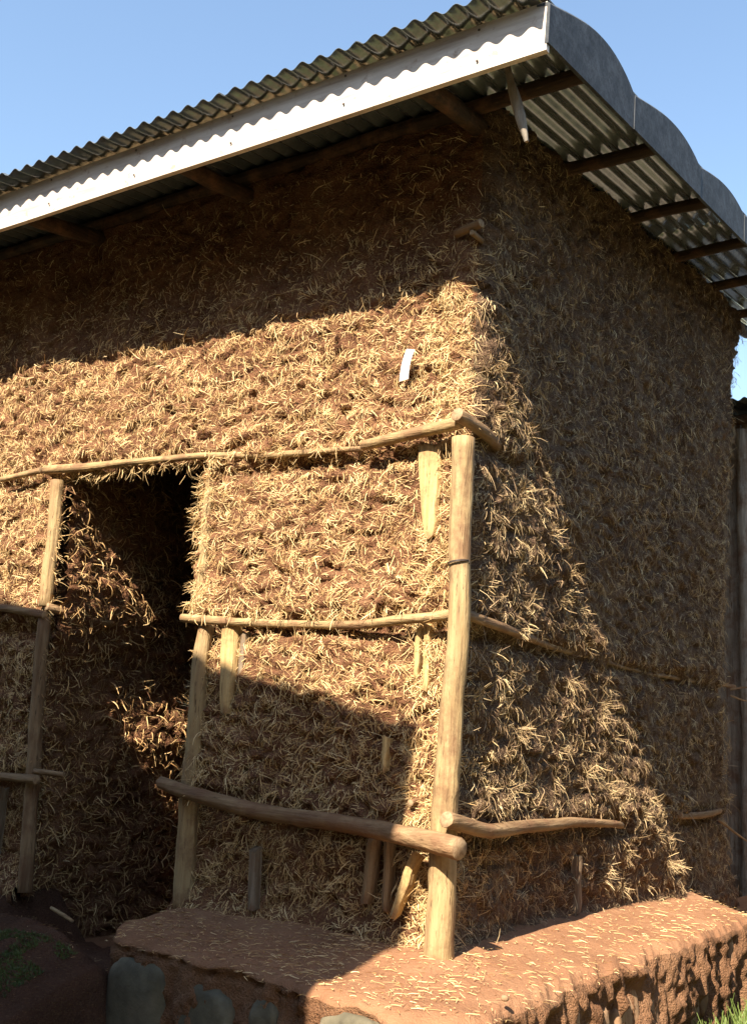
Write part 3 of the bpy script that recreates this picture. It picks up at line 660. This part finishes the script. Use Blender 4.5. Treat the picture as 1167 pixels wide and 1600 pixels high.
gz = lambda a, b: np.full(len(a), -.56)
V, F, t = join([blades(9000, .6, 2.4, .4, 5, gz, .12, .006), blades(5000, .56, .95, .9, 2.9, gz, .25, .007, .3)]); o = obj("grass", mesh_np("grass", V, F, attr=t), M_grass, kind='stuff'); o['label'] = "bright green grass at the foot of the plinth, lower right"
st = stone("mossy_stone", (-1.85, -1.12, -.33), (.22, .16, .17), .3, M_stone, None, 91, 3.5, .15); tag(st, "dark stone half buried among moss at the lower left", "stone")
me, org = tube("stick", [(-1.86, -.30, -.03), (-1.78, -.31, -.045), (-1.68, -.33, -.06)], [.008, .009, .007], sides=8, seed=4); s_ = obj("stick", me, [M_pole['X'], M_cut], loc=org); tag(s_, "short pale stick lying at the threshold of the doorway", "stick")

# ------------------------------------------------------------------ small things
V = []; n = 6
for i in range(n):
    for j in range(4):
        tx = j / 3; tz = i / (n - 1); xa = -.335 + .03 * tz; xb = -.292 + .03 * tz
        V.append((xa + (xb - xa) * tx, -.055 - .012 * math.sin(tz * 3) + .004 * tx - .01 * tx * tz, 2.295 + .135 * tz - .012 * tx * tz - .008 * (1 - tx) * (1 - tz)))
Fq = [(i * 4 + j, i * 4 + j + 1, (i + 1) * 4 + j + 1, (i + 1) * 4 + j) for i in range(n - 1) for j in range(3)]
me = bpy.data.meshes.new("plastic_scrap"); o0 = V[0]; me.from_pydata([(a - o0[0], b - o0[1], c - o0[2]) for a, b, c in V], [], Fq); me.update()
sc_ = obj("plastic_scrap", me, M_scrap, loc=o0); md = sc_.modifiers.new("thick", 'SOLIDIFY'); md.thickness = .002
tag(sc_, "small white plastic scrap stuck in the sunlit straw wall above the corner post", "scrap")
me, org = tube("bark_strip", [(.30, -.40, 3.42), (.335, -.40, 3.30), (.355, -.41, 3.22), (.385, -.40, 3.10), (.40, -.40, 3.03)], [.016, .012, .024, .018, .008], sides=8, seed=6, wob=.35)
bs_ = obj("bark_strip", me, [M_grey, M_cut], loc=org); tag(bs_, "frayed pale strip of bark hanging under the roof corner", "bark strip")

# ------------------------------------------------------------------ timber shed beyond the side wall
shed = thing("timber_shed", "weathered grey timber shed standing behind the far end of the side wall", "shed", (0, 0, 0))
px = -1.6
for k in range(16):
    w = random.uniform(.13, .19); me = box_mesh("plank", w, .025, 3.95 + random.uniform(-.05, .05), .004, .003)
    p = obj("plank", me, M_old, shed, loc=(px + w / 2, 4.62 + random.uniform(-.008, .008), 1.43)); p.data.materials.clear(); p.data.materials.append(M_grey); p.rotation_euler[1] = random.uniform(-.006, .006); px += w + random.uniform(.004, .012)
for xx in (-.10, 1.1): P("post", [(xx, 4.52, -.55), (xx + .02, 4.52, 1.5), (xx - .01, 4.52, 3.3)], [.05, .045, .04], shed, mats=M_grey, seed=80)
P("beam", [(-1.7, 4.55, 3.40), (1.3, 4.55, 3.40)], [.045, .04], shed, mats=M_darkpole['X'], seed=82)
ms = sheet_mesh(PER * 8, 4.35, 7.2, 6); ms.materials.append(M_flash)
for k in range(4):
    s = bpy.data.objects.new("roof_sheet", ms); COL.objects.link(s); s.parent = shed; s.location = (-1.75 + k * PER * 7.5, 4.35, 3.50 + (k % 2) * .003)
slab("side_wall", 1.1, 1.16, 4.65, 7.0, -.6, 3.4, M_old, shed); slab("side_wall", -1.6, -1.54, 4.65, 7.0, -.6, 3.4, M_old, shed); slab("back_wall", -1.54, 1.1, 6.95, 7.0, -.6, 3.7, M_old, shed)

# ------------------------------------------------------------------ the neighbouring house beside the photographer, which shades the lower wall
nb = thing("neighbouring_house", "mud walled neighbouring house with sloping metal roof facing the doorway", "house", (0, 0, 0))
NX, NY = .175, -3.25
zt = lambda x: .75 + 3.22 + (-.205) * (x - (-.15 + .37))
import bmesh
bm = bmesh.new()
vs = [bm.verts.new(c) for c in ((-6.5, NY, -.6), (NX, NY, -.6), (NX, NY, zt(NX)), (-6.5, NY, zt(-6.5)), (-6.5, NY - 3.5, -.6), (NX - .0, NY - 3.5, -.6), (NX, NY - 3.5, zt(NX)), (-6.5, NY - 3.5, zt(-6.5)))]
for f in ((0, 1, 2, 3), (5, 4, 7, 6), (4, 0, 3, 7), (1, 5, 6, 2), (3, 2, 6, 7), (4, 5, 1, 0)): bm.faces.new([vs[i] for i in f])
me = bpy.data.meshes.new("wall"); bm.to_mesh(me); bm.free(); obj("wall", me, M_wallplaster, nb)
ang = math.atan(.205)
for k in range(10):
    me = box_mesh("roof_board", .70, 3.56, .012); xx = NX - .32 - k * .66
    r = obj("roof_board", me, M_zinc, nb, loc=(xx, NY - 1.75, zt(xx) + .012 + .004 * (k % 2))); r.rotation_euler[1] = ang
def sky_blocker_house(label, x0, x1, y0, y1, h, ridge, win):  # unseen houses, added to cut the sky light on the walls
    """plain gable house, out of view, added to block sky light: walls, roof slopes, door, windows"""
    t = thing("sky_blocker_house", label, "house"); bm = bmesh.new(); xm = (x0 + x1) / 2
    v = [bm.verts.new(c) for c in ((x0, y0, -.6), (x1, y0, -.6), (x1, y0, h), (xm, y0, ridge), (x0, y0, h), (x0, y1, -.6), (x1, y1, -.6), (x1, y1, h), (xm, y1, ridge), (x0, y1, h))]
    for f in ((0, 1, 2, 3, 4), (6, 5, 9, 8, 7), (5, 0, 4, 9), (1, 6, 7, 2)): bm.faces.new([v[i] for i in f])
    me = bpy.data.meshes.new("wall"); bm.to_mesh(me); bm.free(); obj("wall", me, M_wallplaster, t)
    for sg, xe in ((-1, x0), (1, x1)):
        L = math.hypot(xm - xe, ridge - h) + .35; a = math.atan2(ridge - h, abs(xm - xe))
        me = box_mesh("roof", L, y1 - y0 + .8, .03); r = obj("roof", me, M_flash, t)
        r.location = (xm + sg * math.cos(a) * L / 2, (y0 + y1) / 2, ridge + .03 - math.sin(a) * L / 2); r.rotation_euler[1] = sg * a
    for (ax, px_, py_, pz_, w_, h_) in win:
        me = box_mesh("shutter", .04 if ax == 'x' else w_, w_ if ax == 'x' else .04, h_, 0, .004); obj("shutter", me, M_old, t, loc=(px_, py_, pz_))
sky_blocker_house("unseen long mud house added to block sky light from the side wall", 4.6, 9.2, -2.2, 9.5, 3.6, 4.6, (('x', 4.59, 1.0, .5, .9, 2.0), ('x', 4.59, 4.0, 1.2, .8, .9), ('x', 4.59, -.8, 1.2, .8, .9)))
sky_blocker_house("unseen gabled mud house added behind the camera to block sky light", .5, 9.0, -13.5, -9.2, 3.6, 5.2, (('y', 3.0, -9.19, .5, .9, 2.0), ('y', 5.5, -9.19, 1.2, .9, .9)))
def sky_blocker_tree(label, x, y, h, seed):  # unseen trees, added behind the camera to screen off low sky
    t = thing("tree", label, "tree", (x, y, -.6)); r = np.random.default_rng(seed)
    me, og = tube("trunk", [(0, 0, 0), (.15, .05, h * .3), (.0, .1, h * .6), (.1, 0, h * .9)], [.17, .13, .09, .03], seed=seed, seg=.3, sides=10); obj("trunk", me, [M_old, M_cut], t)
    for k in range(9):
        z0 = h * r.uniform(.25, .7); a = r.uniform(0, 6.28); L = h * r.uniform(.15, .28)
        me, og = tube("limb", [(.05, .05, z0), (L * .5 * math.cos(a), L * .5 * math.sin(a), z0 + L * .5), (L * math.cos(a), L * math.sin(a), z0 + L * .9)], [.06, .04, .015], seed=k, seg=.3, sides=7); obj("limb", me, [M_old, M_cut], t, loc=og)
    c = r.normal(0, 1, (60, 3)); c /= np.linalg.norm(c, axis=1)[:, None]; c *= r.uniform(.3, 1, (60, 1)) ** .5; c *= (h * .30, h * .26, h * .36); c[:, 2] += h * .62
    n = 9000; p = c[r.integers(0, 60, n)] + r.normal(0, h * .05, (n, 3)); a = r.normal(0, 1, (n, 3)); a /= np.linalg.norm(a, axis=1)[:, None]; b = np.cross(a, r.normal(0, 1, (n, 3))); b /= np.linalg.norm(b, axis=1)[:, None]
    s = .09; V = np.stack([p - a * s, p + b * s * .45, p + a * s, p - b * s * .45], 1).reshape(-1, 3)
    obj("crown", mesh_np("crown", V, np.arange(n * 4).reshape(-1, 4), smooth=False), M_leaf, t)
M_leaf = grass_material("tree_leaves", (.03, .06, .015), (.07, .11, .03))
for k, (tx, ty, th, lb) in enumerate(((-7.5, -12.0, 8.0, "unseen leafy tree added to block sky light, far left behind the camera"), (-2.5, -13.0, 8.6, "unseen tall tree added to block sky light, behind the neighbouring house"), (1.5, -15.5, 9.5, "unseen tall tree added to block sky light, behind the gabled house, left end"), (5.0, -15.8, 9.0, "unseen leafy tree added to block sky light, behind the middle of the gabled house"), (9.5, -13.0, 9.0, "unseen leafy tree added to block sky light, right end of the gabled house"), (10.5, -7.0, 8.5, "unseen leafy tree added to block sky light, between the two added houses"))):
    sky_blocker_tree(lb, tx, ty, th, 100 + k)
slab("door", -3.4, -2.5, NY + .005, NY + .04, -.5, 1.5, M_old, nb)
